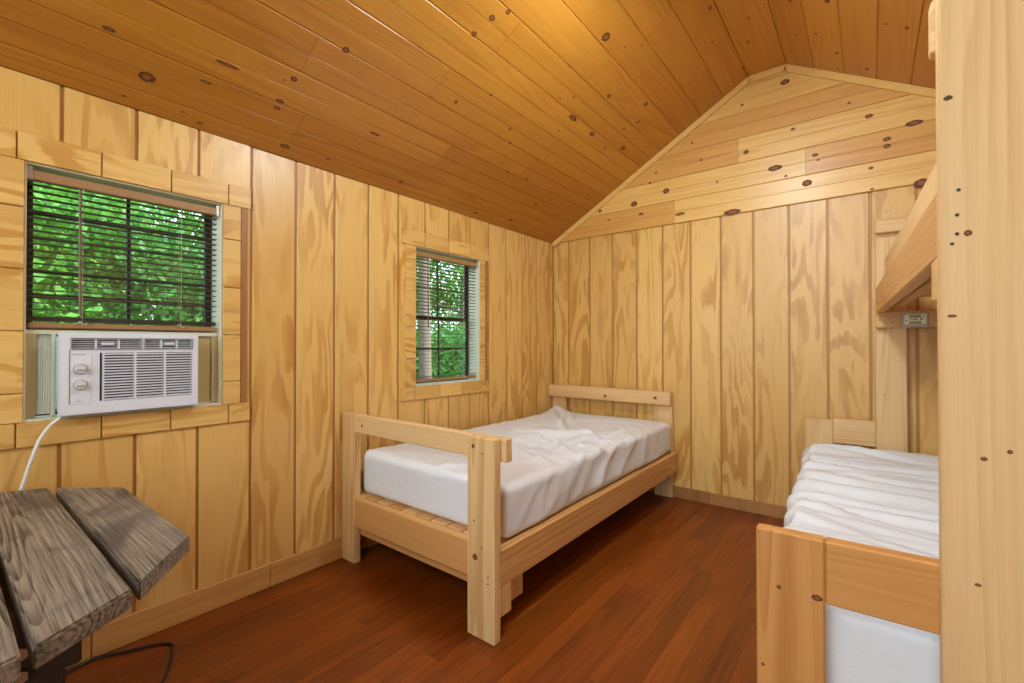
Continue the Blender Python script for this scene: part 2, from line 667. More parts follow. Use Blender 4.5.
def ceil_board(side, xc, width, y0, y1, tone, mid=.0035):
    if side == 'L':
        zc, rot = H + SL * xc, -TH
    elif side == 'R':
        zc, rot = H + SL * (RW - xc), TH
    else:
        zc, rot = ZR, 0.
    key = ('cb', round(width, 4), round(y1 - y0, 3), mid)
    if key not in CACHE:
        b_ = prism_mesh(prof(width - .0006, .015, .0040, mid), -(y1 - y0) / 2 + .0008, (y1 - y0) / 2 - .0008, lambda p, l: (p[0], l, p[1]))
        CACHE[key] = mesh_of(b_, 'ceiling_board')
        CACHE[key].materials.append(M['ceil_y'])
    o = link('ceiling_board', CACHE[key], M['ceil_y'], ceil, (xc, (y0 + y1) / 2, zc), rot=(0, rot, 0), tone=tone)
    BOARDS.append((o, side, (xc - PX / 2, xc + PX / 2), (y0, y1)))


def cuts_for(row_cuts):
    return [FY] + sorted(row_cuts) + [0.]


known = {10: [-.62], 9: [-2.35], 8: [-1.6], 7: [-2.45, -1.0], 6: [-1.9], 5: [-3.0], 4: [-1.75], 3: [-1.15, -2.9], 2: [-.85, -2.2], 1: [-.45, -1.05], 0: [-.55, -2.6]}
tones = {10: [.35, .3], 9: [.35, .3, .8], 8: [.75, .2], 7: [.5, .55, .3], 6: [.75, .65], 5: [.95, .95], 4: [.75, .7], 3: [.7, .75, .7], 2: [.55, .5, .5], 1: [.65, .6, .55], 0: [.6, .55, .7]}
for k in range(11):
    xc = X1 - PX * (k + .5)
    cs = cuts_for(known.get(k, [-2.]))
    xa, xb = max(0.0, xc - PX / 2), xc + PX / 2
    for j, (a, b) in enumerate(zip(cs, cs[1:])):
        tt = tones[k][j % len(tones[k])]
        wcl = xb - xa
        ceil_board('L', (xa + xb) / 2, wcl / math.cos(TH), a, b, tt, .0008 if k < 4 else .0035)
    cs = cuts_for([-.9 - .37 * ((k * 5) % 7), ])
    xr = X2 + PX * (k + .5)
    xa, xb = xr - PX / 2, min(RW, xr + PX / 2)
    for a, b in zip(cs, cs[1:]):
        ceil_board('R', (xa + xb) / 2, (xb - xa) / math.cos(TH), a, b, .45 + .5 * ((k * 3) % 4) / 3, 0.)
for a, b in zip([FY, -2.1, 0], [-2.1, 0]):
    ceil_board('F', (X1 + X2) / 2, X2 - X1 + .003, a, b, .6, .0008)

# gable edge battens (light trim along the rake)
def batten(name, p, q, label, wd=.042):
    (xa, za), (xb, zb) = p, q
    d = Vector((xb - xa, 0, zb - za)).normalized()
    n = Vector((d.z, 0, -d.x))
    if n.z > 0:
        n = -n
    b_ = bmesh.new()
    pts = [Vector((xa, 0, za)), Vector((xb, 0, zb)), Vector((xb, 0, zb)) + n * wd, Vector((xa, 0, za)) + n * wd]
    a = [b_.verts.new((v.x, -.028, v.z)) for v in pts]
    c = [b_.verts.new((v.x, -.0145, v.z)) for v in pts]
    b_.faces.new(a); b_.faces.new(c)
    for k in range(4):
        b_.faces.new((a[k], a[(k + 1) % 4], c[(k + 1) % 4], c[k]))
    bmesh.ops.bevel(b_, geom=b_.edges[:], offset=.0025, segments=1, affect='EDGES')
    return tag(bm_obj(name, b_, M['gable_x'], tone=.9), label, 'trim', kind='structure')


EPS = .001
batten('trim_1', (0.0, H - EPS), (X1, ZR - EPS), 'pale batten along the left rake of the gable')
batten('trim_2', (X1, ZR - EPS), (X2, ZR - EPS), 'short level batten at the top of the gable')
batten('trim_3', (X2, ZR - EPS), (RW, H - EPS), 'pale batten along the right rake of the gable')

# lamp added on the ridge, out of view, to light the room
LAMP = (1.665, -1.75, ZR - .25)
lamp = empty('ceiling_lamp', LAMP, 'white shaded pendant lamp hanging from the ridge strip', 'lamp')
bm = bmesh.new()
tube(bm, [(LAMP[0], LAMP[1], ZR - .0005), (LAMP[0], LAMP[1], ZR - .035)], .07, 20)
bm_obj('ceiling_rose', bm, M['white_plastic'], lamp)
bm = bmesh.new()
tube(bm, [(LAMP[0], LAMP[1], ZR - .0355), (LAMP[0], LAMP[1], LAMP[2] + .160)], .009, 10)
bm_obj('stem', bm, M['steel'], lamp)
bm = bmesh.new()
bmesh.ops.create_uvsphere(bm, u_segments=24, v_segments=14, radius=.13)
bmesh.ops.translate(bm, vec=LAMP, verts=bm.verts)
mg, ntg, bsg = new_mat('lit_opal_globe')
bsg.inputs['Emission Color'].default_value = (.88, .96, .98, 1)
bsg.inputs['Emission Strength'].default_value = LAMP_POWER
bm_obj('globe', bm, mg, lamp, smooth=True)
bm = bmesh.new()      # shade of the added lamp, shaped to keep light off the ceiling
rows = [[bm.verts.new((LAMP[0] + r_ * math.cos(k * math.pi / 14), LAMP[1] + r_ * math.sin(k * math.pi / 14), LAMP[2] + z_)) for k in range(28)]
        for r_, z_ in ((.02, .150), (.08, .145), (.14, .10), (.19, .035), (.22, -.02))]
for A, B in zip(rows, rows[1:]):
    for k in range(28):
        bm.faces.new((A[k], A[(k + 1) % 28], B[(k + 1) % 28], B[k]))
rr = bmesh.ops.extrude_face_region(bm, geom=bm.faces[:])
bmesh.ops.translate(bm, vec=(0, 0, .003), verts=[v for v in rr['geom'] if isinstance(v, bmesh.types.BMVert)])
bm_obj('shade', bm, M['white_plastic'], lamp, smooth=True)

# ------------------------------------------------------------------ floor
bm = bmesh.new()
add_box(bm, -.12, RW + .12, FY - .12, .12, -.20, -.008)
floor = tag(bm_obj('floor', bm, M['floor']), 'red brown laminate strip floor', 'floor', kind='structure')
fw_, n_rows = .0755, 44
fw_ = RW / n_rows
for k in range(n_rows):
    y = FY
    first = True
    while y < -.001:
        l = random.choice([.65, .8, .95, 1.1])
        if first:
            l *= random.choice([.35, .6, .85, 1.0]); first = False
        e = min(0., y + round(l, 2))
        if -e < .12:
            e = 0.
        piece('floor_strip', floor, k * fw_ + .0002, (k + 1) * fw_ - .0002, y + .0002, e - .0002, -.008, 0, M['floor'], 0, tone=random.random() ** .8)
        y = e

# baseboards
bb = empty('baseboard_left', (0, -2.2, 0), 'low pine baseboard along the left wall', 'baseboard', kind='structure')
ys = [0.0, -.57, -1.18, -1.79, -2.40, -3.01, -3.62, FY]
for a, b in zip(ys, ys[1:]):
    piece('baseboard_piece', bb, .0005, .0125, b + .0015, a - .0015, 0, .105, M['base'], .002)
bb = empty('baseboard_back', (1.6, 0, 0), 'low reddish baseboard along the end wall', 'baseboard', kind='structure')
xs = [.014, 1.3, 2.6, RW]
for a, b in zip(xs, xs[1:]):
    piece('baseboard_piece', bb, a + .0006, b - .0006, -.0125, -.0005, 0, .08, M['lath'], .002)

# ------------------------------------------------------------------ windows
TT = .011   # trim thickness


def window(name, W, top_cuts, bot_cuts, zl, zr, yo0, yo1, raised, label):
    y0, y1, z0, z1 = W
    w_ = empty(name, (0, (y0 + y1) / 2, z0), label, 'window', kind='structure')
    tm = M['ply_y']
    ztop, zbot = 1.805, .775
    g = .002
    jl0, jl1 = yo0 + .028, y0
    jr0, jr1 = y1, yo1 - .042
    def run_h(cuts, za, zb):
        cs = [yo0] + cuts + [yo1]
        for a, b in zip(cs, cs[1:]):
            piece('trim_block', w_, .0005, TT, a + g, b - g, za, zb, tm, .002)
    run_h(top_cuts, z1, ztop)
    run_h(bot_cuts, zbot, z0)
    for ya, yb, zs in ((jl0, jl1, zl), (jr0, jr1, zr)):
        cs = [z0] + sorted(zs) + [z1]
        for a, b in zip(cs, cs[1:]):
            piece('trim_block', w_, .0005, TT, ya, yb, a + .0015, b - .0015, tm, .002)
    piece('lath', w_, .0005, .006, jr1 + .002, yo1 - .012, z0, z1, M['lath'], .001)
    # liner of the opening
    piece('liner', w_, -.129, .0005, y1 - .006, y1 - .0003, z0, z1, M['reveal'], .001)
    piece('liner', w_, -.129, .0005, y0 + .0003, y0 + .006, z0, z1, M['reveal'], .001)
    piece('liner', w_, -.129, .0005, y0 + .006, y1 - .006, z1 - .006, z1 - .0003, M['reveal'], .001)
    piece('sill', w_, -.129, .0005, y0 + .006, y1 - .006, z0 + .0003, z0 + .008, M['reveal'], .001)
    # frame and the two sashes
    ya, yb, za, zb = y0 + .006, y1 - .006, z0 + .008, z1 - .006
    fx0, fx1 = -.128, -.104
    bm = bmesh.new()
    fwd = .009
    add_box(bm, fx0, fx1, ya, ya + fwd, za, zb); add_box(bm, fx0, fx1, yb - fwd, yb, za, zb)
    add_box(bm, fx0, fx1, ya + fwd, yb - fwd, zb - fwd, zb); add_box(bm, fx0, fx1, ya + fwd, yb - fwd, za, za + fwd)
    bm_obj('window_frame', bm, M['black_frame'], w_)
    sh = (zb - za) / 2
    mid = (za + zb) / 2
    for (sx0, sx1, lo, hi) in ((-.127, -.117, mid - .012, zb - .008), (-.115, -.105, (za + .008) + raised, mid + .012 + raised)):
        s0, s1 = ya + .008, yb - .008
        r_ = .017
        bm = bmesh.new()
        add_box(bm, sx0, sx1, s0, s0 + r_, lo, hi); add_box(bm, sx0, sx1, s1 - r_, s1, lo, hi)
        add_box(bm, sx0, sx1, s0 + r_, s1 - r_, hi - r_, hi); add_box(bm, sx0, sx1, s0 + r_, s1 - r_, lo, lo + r_)
        sash = bm_obj('sash', bm, M['black_frame'], w_)
        xm = (sx0 + sx1) / 2
        ym, zm = (s0 + s1) / 2, (lo + hi) / 2
        piece('muntin', sash, xm - .0045, xm + .0045, ym - .006, ym + .006, lo + r_, hi - r_, M['black_frame'], .001)
        piece('muntin', sash, xm - .004, xm + .004, s0 + r_, s1 - r_, zm - .006, zm + .006, M['black_frame'], .001)
        for (pa, pb) in ((s0 + r_, ym - .007), (ym + .007, s1 - r_)):
            for (qa, qb) in ((lo + r_, zm - .007), (zm + .007, hi - r_)):
                piece('pane', sash, xm - .0015, xm + .0015, pa, pb, qa, qb, M['glass'], 0)
    return w_


window('window_1', WIN1, [-3.198, -2.99, -2.782, -2.578], [-3.196, -2.986, -2.78, -2.575], [1.56, 1.357, 1.155, .951], [1.566, 1.357, 1.153, .953],
       -3.30, -2.487, .283, 'near window with its sash raised over the air conditioner')
window('window_2', WIN2, [-1.475, -1.272, -1.065], [-1.556, -1.347, -1.146, -.944], [1.628, 1.435, 1.222, 1.026], [1.628, 1.432, 1.224, 1.031],
       -1.652, -.868, 0., 'far window with closed dark sashes above the single bed')


def blind(W, zbot, n_stack, label, wand_y):
    y0, y1, z0, z1 = W
    a, b = y0 + .009, y1 - .009
    o = empty('window_blind', (-.03, (a + b) / 2, zbot), label, 'blind', 'brown slatted window blinds')
    xc = -.030
    piece('head_rail', o, xc - .017, xc + .017, a, b, z1 - .052, z1 - .020, M['blind_rail'], .003)
    piece('mounting_bracket', o, xc - .020, xc + .020, a - .0025, a + .012, z1 - .055, z1 - .0065, M['steel'], .001)
    piece('mounting_bracket', o, xc - .020, xc + .020, b - .012, b + .0025, z1 - .055, z1 - .0065, M['steel'], .001)
    piece('bottom_rail', o, xc - .013, xc + .013, a + .004, b - .004, zbot, zbot + .020, M['blind_rail'], .004)
    zt = z1 - .066
    zb = zbot + .026
    # thin slightly crowned slat
    bm = bmesh.new()
    n = 4
    rows = []
    for i in range(n + 1):
        t = -1 + 2 * i / n
        rows.append([bm.verts.new((t * .0122, yy, .0014 * (1 - t * t) + .0012 * t)) for yy in (-(b - a) / 2 + .004, (b - a) / 2 - .004)])
    for A, B in zip(rows, rows[1:]):
        bm.faces.new((A[0], A[1], B[1], B[0]))
    ret = bmesh.ops.extrude_face_region(bm, geom=bm.faces[:])
    bmesh.ops.translate(bm, vec=(0, 0, .0006), verts=[v for v in ret['geom'] if isinstance(v, bmesh.types.BMVert)])
    sm = mesh_of(bm, 'slat')
    sm.materials.append(M['blind'])
    zs = []
    z = zb
    for i in range(n_stack):
        zs.append(z); z += .0032
    m = int(round((zt - z) / .0225))
    for i in range(1, m + 1):
        zs.append(z + (zt - z) * i / m)
    for z in zs:
        link('slat', sm, M['blind'], o, (xc, (a + b) / 2, z))
    for fy in (.24, .76):
        yy = a + (b - a) * fy
        for xx in (xc + .0145, xc - .0145):
            bm = bmesh.new()
            tube(bm, [(xx, yy, zbot + .01), (xx, yy, z1 - .05)], .0009, 6)
            bm_obj('ladder_cord', bm, M['cord'], o)
        bm = bmesh.new()
        tube(bm, smooth_path([(xc + .0145, yy - .012, zbot + .02), (xc + .019, yy - .006, zbot + .026), (xc + .019, yy + .004, zbot + .014), (xc + .0175, yy + .012, zbot + .022)], 5), .0022, 6)
        bm_obj('cord_knot', bm, M['cord'], o)
    bm = bmesh.new()
    tube(bm, [(xc + .022, wand_y, z1 - .058), (xc + .024, wand_y + .002, z1 - .058 - .44)], .004, 6)
    bm_obj('tilt_wand', bm, M['blind'], o)
    return o


blind(WIN1, 1.166, 5, 'brown slatted blind half raised above the white air conditioner', -3.045)
blind(WIN2, .876, 4, 'brown slatted blind lowered to the sill over the single bed', -1.435)

# ------------------------------------------------------------------ air conditioner
AY0, AY1, AZ0, AZ1, AX = -3.097, -2.702, .872, 1.148, .048
ac = empty('air_conditioner', (0, (AY0 + AY1) / 2, .8645), 'white window air conditioner with two knobs and louvred front', 'air conditioner')
piece('housing', ac, -.36, .010, AY0 + .012, AY1 - .012, AZ0 + .006, AZ1 - .008, M['grey_plastic'], .003)
# front panel: frame with openings for the two vents and the grille
bm = bmesh.new()
VENTS = [(AY0 + .026, AY0 + .213), (AY0 + .226, AY1 - .020)]
VZ0, VZ1 = AZ1 - .052, AZ1 - .016
GY0, GY1, GZ0, GZ1 = AY0 + .098, AY1 - .018, AZ0 + .040, AZ1 - .066
holes = [(VENTS[0][0], VENTS[0][1], VZ0, VZ1), (VENTS[1][0], VENTS[1][1], VZ0, VZ1), (GY0, GY1, GZ0, GZ1)]
for s, e, lo, hi in rects_minus(AY0, AY1, AZ0, AZ1, holes):
    add_box(bm, .012, AX, s, e, lo, hi)
bmesh.ops.remove_doubles(bm, verts=bm.verts, dist=.0002)
front = bm_obj('front_panel', bm, M['white_plastic'], ac)
bm = bmesh.new()
for s_, e_, lo_, hi_ in rects_minus(AY0 - .003, AY1 + .003, AZ0 - .003, AZ1 + .003, [(AY0 - .0002, AY1 + .0002, AZ0 - .0002, AZ1 + .0002)]):
    add_box(bm, .010, AX - .004, s_, e_, lo_, hi_)
bm_obj('panel_rim', bm, M['white_plastic'], front)
for (va, vb) in VENTS:
    v = piece('air_vent', ac, .024, .028, va, vb, VZ0, VZ1, M['dark_plastic'], 0)
    bm = bmesh.new()
    th = .003
    add_box(bm, .0445, .0515, va - th, va + .001, VZ0 - th, VZ1 + th); add_box(bm, .0445, .0515, vb - .001, vb + th, VZ0 - th, VZ1 + th)
    add_box(bm, .0445, .0515, va, vb, VZ0 - th, VZ0 + .001); add_box(bm, .0445, .0515, va, vb, VZ1 - .001, VZ1 + th)
    bm_obj('vent_frame', bm, M['grey_plastic'], v)
    for i in range(5):
        zz = VZ0 + (VZ1 - VZ0) * (i + .5) / 5
        piece('louvre', v, .030, .0465, va + .001, vb - .001, zz - .0011, zz + .0011, M['white_plastic'], .0005)
    for t in (1 / 3, 2 / 3):
        yy = va + (vb - va) * t
        piece('divider', v, .0285, .0480, yy - .002, yy + .002, VZ0, VZ1, M['white_plastic'], .0005)
    yy = (va + vb) / 2
    piece('louvre_tab', v, .040, .0525, yy - .016, yy + .016, (VZ0 + VZ1) / 2 - .004, (VZ0 + VZ1) / 2 + .004, M['white_plastic'], .001)
grille = piece('intake_grille', ac, .022, .026, GY0, GY1, GZ0, GZ1, M['dark_plastic'], 0)
ng = 17
for i in range(ng):
    zz = GZ0 + (GZ1 - GZ0) * (i + .5) / ng
    piece('grille_slat', grille, .036, .0485, GY0 + .008, GY1, zz - .0024, zz + .0024, M['white_plastic'], .0005)
for t in (0, 1 / 3, 2 / 3):
    yy = GY0 + .010 + (GY1 - GY0 - .010) * t
    piece('grille_bar', grille, .0265, .0492, yy - .0025, yy + .0025, GZ0, GZ1, M['white_plastic'], .0005)
piece('bottom_tray', ac, -.05, .036, AY0 + .02, AY1 + .004, .8665, AZ0 - .0035, M['steel'], .001)
pan = piece('control_panel', ac, AX, AX + .0015, AY0 + .022, AY0 + .076, GZ0 - .004, GZ1 + .010, M['white_plastic'], .0005)
piece('panel_edge', pan, AX + .0003, AX + .0022, AY0 + .020, AY0 + .0225, GZ0 - .004, GZ1 + .010, M['blind_rail'], 0)
# small maker's lettering, too small in the photo to read
for i in range(6):
    piece('letter_mark', pan, AX + .0015, AX + .0019, AY0 + .028 + i * .0056, AY0 + .0316 + i * .0056, GZ1 - .0065, GZ1 - .0025, M['grey_plastic'], 0)
for i in range(3):
    piece('letter_mark', pan, AX + .0015, AX + .0019, AY0 + .038 + i * .0056, AY0 + .0410 + i * .0056, GZ0 + .003, GZ0 + .006, M['grey_plastic'], 0)


def cyl_x(bm, x0, x1, y, z, r, n=24, r1=None):
    tube(bm, [(x0, y, z), (x1, y, z)], r, n, r1)


for zz in ((GZ0 + GZ1) / 2 + .030, (GZ0 + GZ1) / 2 - .024):
    yk = AY0 + .048
    bm = bmesh.new()
    cyl_x(bm, AX + .0015, AX + .004, yk, zz, .0185)
    kb = bm_obj('knob', bm, M['grey_plastic'], ac)
    bm = bmesh.new()
    cyl_x(bm, AX + .004, AX + .020, yk, zz, .0162, 24, .0140)
    bm_obj('knob_cap', bm, M['chrome'], kb)
    piece('knob_grip', kb, AX + .020, AX + .025, yk - .012, yk + .012, zz - .003, zz + .003, M['chrome'], .001)
# accordion side curtains
def pleats(ya, yb, n, mat, name):
    bm = bmesh.new()
    prev = None
    for i in range(2 * n + 1):
        y = ya + (yb - ya) * i / (2 * n)
        x = -.040 + (.0025 if i % 2 else -.0025)
        c = [bm.verts.new((x, y, .874)), bm.verts.new((x, y, 1.146))]
        if prev:
            bm.faces.new((prev[0], prev[1], c[1], c[0]))
        prev = c
    r = bmesh.ops.extrude_face_region(bm, geom=bm.faces[:])
    bmesh.ops.translate(bm, vec=(-.001, 0, 0), verts=[v for v in r['geom'] if isinstance(v, bmesh.types.BMVert)])
    return bm_obj(name, bm, mat, ac)


pleats(-3.146, -3.112, 6, M['pleat'], 'pleated_curtain')
piece('curtain_frame', ac, -.050, -.028, -3.173, -3.147, .866, 1.150, M['tan_plastic'], .002)
piece('curtain_frame', ac, -.050, -.026, -3.111, -3.100, .866, 1.150, M['reveal'], .002)
piece('curtain_frame', ac, -.060, -.028, -3.173, -2.604, 1.146, 1.1625, M['reveal'], .002)
piece('side_panel', ac, -.048, -.040, -2.690, -2.626, .866, 1.150, M['tan_plastic'], .001)
piece('curtain_frame', ac, -.050, -.030, -2.626, -2.6045, .866, 1.150, M['tan_plastic'], .002)
piece('curtain_frame', ac, -.050, -.030, -2.698, -2.690, .866, 1.150, M['reveal'], .002)
bm = bmesh.new()
tube(bm, smooth_path([(.030, -3.092, .869), (.045, -3.105, .858), (.045, -3.122, .842), (.045, -3.146, .797), (.043, -3.168, .72), (.040, -3.186, .643), (.036, -3.22, .50), (.032, -3.30, .42)], 8), .0052, 8)
bm_obj('power_cord', bm, M['cable_white'], ac, smooth=True)
# wall outlet that the cord runs to, out of view
ol = empty('wall_outlet', (.001, -3.31, .40), 'white wall outlet behind the weathered table', 'outlet')
piece('cover_plate', ol, .0008, .006, -3.345, -3.275, .345, .460, M['white_plastic'], .002)
piece('plug', ol, .006, .030, -3.325, -3.295, .400, .440, M['white_plastic'], .004)

# ------------------------------------------------------------------ mattress with fitted sheet
def seg_fold(P, a, b, wd, amp, skew=0.):
    """soft ridge along a segment, in the plane; returns the height at points P (n,2)"""
    a, b = np.array(a, float), np.array(b, float)
    d = b - a
    Ln = np.hypot(*d)
    d /= Ln
    q = P - a
    t = (q @ d) / Ln
    s = q @ np.array([-d[1], d[0]]) - skew * np.sin(np.clip(t, 0, 1) * np.pi) * wd * 2
    tap = np.clip(t / .2, 0, 1) * np.clip((1 - t) / .25, 0, 1)
    tap = tap * tap * (3 - 2 * tap)
    r = s / wd
    return amp * tap * (np.exp(-np.abs(r) ** 1.3 * 1.2) - .5 * np.exp(-(r - 1.6) ** 2 / .8))


def sheet_mesh(name, x0, x1, y0, y1, z0, z1, topf, sidef, rad=.045, res=.016):
    """a closed box of fine quads with rounded edges; topf raises the top, sidef pushes the sides out"""
    nx, ny, nz = int((x1 - x0) / res), int((y1 - y0) / res), max(6, int((z1 - z0) / res))
    bm = bmesh.new()
    grid = {}
    def V(i, j, k):
        if (i, j, k) not in grid:
            grid[(i, j, k)] = bm.verts.new((i, j, k))
        return grid[(i, j, k)]
    for i in range(nx):
        for j in range(ny):
            bm.faces.new((V(i, j, nz), V(i + 1, j, nz), V(i + 1, j + 1, nz), V(i, j + 1, nz)))
            bm.faces.new((V(i, j, 0), V(i, j + 1, 0), V(i + 1, j + 1, 0), V(i + 1, j, 0)))
    for k in range(nz):
        for i in range(nx):
            bm.faces.new((V(i, 0, k), V(i + 1, 0, k), V(i + 1, 0, k + 1), V(i, 0, k + 1)))
            bm.faces.new((V(i, ny, k), V(i, ny, k + 1), V(i + 1, ny, k + 1), V(i + 1, ny, k)))
        for j in range(ny):
            bm.faces.new((V(0, j, k), V(0, j, k + 1), V(0, j + 1, k + 1), V(0, j + 1, k)))
            bm.faces.new((V(nx, j, k), V(nx, j + 1, k), V(nx, j + 1, k + 1), V(nx, j, k + 1)))
    bm.verts.ensure_lookup_table()
    co = np.array([v.co[:] for v in bm.verts]) / np.array([nx, ny, nz])
    lo, hi = np.array([x0, y0, z0]), np.array([x1, y1, z1])
    p = lo + co * (hi - lo)
    inner = np.clip(p, lo + rad, hi - rad)
    d = p - inner
    ln = np.linalg.norm(d, axis=1, keepdims=True)
    nrm = np.where(ln > 1e-9, d / np.maximum(ln, 1e-9), 0)
    out = np.maximum(np.abs(d).max(1, keepdims=True), 0)
    p = inner + nrm * out.clip(0, rad)
    topw = np.clip((p[:, 2] - (z0 + .25 * (z1 - z0))) / (.75 * (z1 - z0)), 0, 1)
    p[:, 2] += topw * topf(p[:, :2])
    s = sidef(p)
    side = np.clip(np.hypot(nrm[:, 0], nrm[:, 1]), 0, 1)
    p[:, 0] += nrm[:, 0] * s * side
    p[:, 1] += nrm[:, 1] * s * side
    for v, q in zip(bm.verts, p):
        v.co = q
    return bm


def fbm(P, sx, sy, sz=1., seed=0.):
    return np.array([noise.fractal(Vector((q[0] * sx + seed, q[1] * sy, (q[2] if len(q) > 2 else 0) * sz)), .95, 2.0, 2.4) for q in P])


# single bed along the left wall -----------------------------------------------------------
bed = empty('single_bed', (.545, -1.04, 0), 'pine plank single bed in the far left corner', 'bed')
LX, LY, LZ = M['lum_x'], M['lum_y'], M['lum_z']
BV = .004
piece('foot_post', bed, .952, 1.090, -2.083, -2.043, 0, .760, LZ, BV, .9)
piece('foot_post', bed, .0135, .124, -2.040, -2.000, 0, .760, LZ, BV, .75)
tp = piece('foot_rail', bed, .1245, 1.112, -2.0415, -2.002, .668, .757, LX, BV, .95)
piece('foot_rail', bed, .1245, 1.050, -2.0405, -2.002, .190, .333, LX, BV, .15)  # low tone puts the shade on the lower rails into the wood colour
piece('foot_cleat', bed, .030, 1.045, -2.001, -1.963, .135, .240, LX, BV, .1)
piece('side_rail', bed, 1.051, 1.089, -2.0425, -.040, .198, .338, LY, BV, .25)
piece('side_rail', bed, .016, .054, -1.999, -.040, .198, .338, LY, BV, .6)
piece('leg_cleat', bed, 1.050, 1.088, -2.042, -1.975, .085, .1975, LZ, BV, .6)
piece('leg_cleat', bed, 1.012, 1.0495, -1.962, -1.85, .085, .30, LZ, BV, .6)
piece('head_post', bed, .916, 1.052, -.0395, -.014, 0, .667, LZ, BV, .85)
piece('head_post', bed, .016, .150, -.0395, -.014, 0, .667, LZ, BV, .85)
piece('head_rail', bed, .002, 1.050, -.080, -.040, .672, .770, LX, BV, .8)
piece('head_cleat', bed, .056, 1.049, -.078, -.040, .14, .30, LX, BV, .5)
for k in range(10):
    piece('slat', bed, .060 + k * .0985, .150 + k * .0985, -2.000, -.082, .310, .3378, LY, .003)
for (x, z) in ((1.03, .70), (.99, .44), (1.03, .345), (1.06, .245), (1.06, .22)):
    bm = bmesh.new()
    tube(bm, [(x, -2.0838, z), (x, -2.0822, z)], .0035, 8)
    bm_obj('screw', bm, M['screw'], bed)

piece('staple', bed, .040, .062, -2.0412, -2.0398, .690, .692, M['steel'], 0)
piece('staple', bed, .042, .064, -2.0412, -2.0398, .697, .699, M['steel'], 0)
mt = empty('mattress', (.545, -1.03, .338), 'mattress in a rumpled white fitted sheet on the single bed', 'mattress', 'sheeted mattresses')


def top1(P):
    x, y = P[:, 0], P[:, 1]
    h = np.zeros(len(P))
    # slack middle of the sheet
    h -= .035 * np.exp(-((x - .70) / .30) ** 2 - ((y + 1.15) / .45) ** 2)
    h -= .022 * np.exp(-((x - .55) / .28) ** 2 - ((y + .62) / .16) ** 2)
    h += .016 * np.exp(-((x - .10) / .14) ** 2 - ((y + .14) / .12) ** 2)
    F = [((.10, -.15), (.62, -.78), .040, .040), ((.28, -.18), (.52, -.80), .030, .026), ((.62, -.72), (1.0, -.95), .040, .028),
         ((.30, -1.10), (.92, -.85), .035, .030), ((.20, -1.35), (.98, -1.05), .040, .030), ((.46, -1.02), (.94, -1.28), .028, .022),
         ((.62, -1.35), (1.02, -1.58), .034, .022), ((.40, -1.30), (.70, -1.70), .03, .016), ((.55, -.95), (1.02, -.70), .03, .022),
         ((.85, -.55), (1.03, -.80), .03, .020), ((.70, -1.12), (1.02, -1.14), .024, .022), ((.18, -1.90), (.90, -1.74), .035, .014),
         ((.62, -1.96), (.80, -1.70), .02, .018), ((.80, -.92), (1.03, -1.02), .02, .02), ((.35, -.40), (1.0, -.25), .04, .01),
         ((.44, -1.18), (.80, -1.08), .018, .016), ((.52, -1.46), (.86, -1.30), .022, .016)]
    for k, (a, b, wd, am) in enumerate(F):
        h += seg_fold(P, a, b, wd, am, .4 if k % 2 else -.4)
    Q = np.c_[P, np.zeros(len(P))]
    mid = np.exp(-((y + 1.08) / .48) ** 2) * np.clip((x - .15) / .35, .25, 1)
    wx, wy = x + .10 * fbm(Q, 2.2, 2.2, 1, 21.), y + .10 * fbm(Q, 2.2, 2.2, 1, 33.)
    R1 = np.c_[(wx * .92 + wy * .38), (-wx * .38 + wy * .92), np.zeros(len(P))]
    h += .030 * mid * (1 - np.abs(fbm(R1, 2.0, 5.5, 1, 3.))) ** 3 - .014 * mid
    R2 = np.c_[(wx * .75 - wy * .66), (wx * .66 + wy * .75), np.zeros(len(P))]
    h += .010 * mid * (1 - np.abs(fbm(R2, 2.2, 7.0, 1, 13.))) ** 4
    h += .005 * (1 - np.abs(fbm(R2, 1.5, 7.0, 1, 9.))) ** 3
    h += .03 * np.exp(-((x - .10) / .10) ** 2 - ((y + .12) / .10) ** 2)
    h += .006 * np.exp(-((y + 1.955 - .02 * np.sin(5 * x)) / .010) ** 2)
    return h


def side1(p):
    x, y, z = p.T
    R = np.c_[y * .75 + z * .66, -y * .66 + z * .75, x * .5]
    s = .015 * ((1 - np.abs(fbm(R, 1.5, 5.0, 1., 5.))) ** 2 - .5)
    s += .008 * fbm(p, 3.0, 3.0, 5.0, 15.)
    s += .012 * np.exp(-((z - .345) / .02) ** 2) * np.sin(7 * y + 2 * np.sin(3 * y))
    foot = np.clip((y + 2.0) / .3, .12, 1)
    wall = np.clip((x - .10) / .2, .2, 1)
    return s * foot * wall


piece('mattress_core', mt, .115, .985, -1.93, -.150, .345, .49, M['mattress'], .03, seg=3)
bm = sheet_mesh('fitted_sheet', .085, 1.064, -1.975, -.100, .3382, .556, top1, side1, rad=.036, res=.011)
bm_obj('fitted_sheet', bm, M['sheet'], mt, smooth=True)

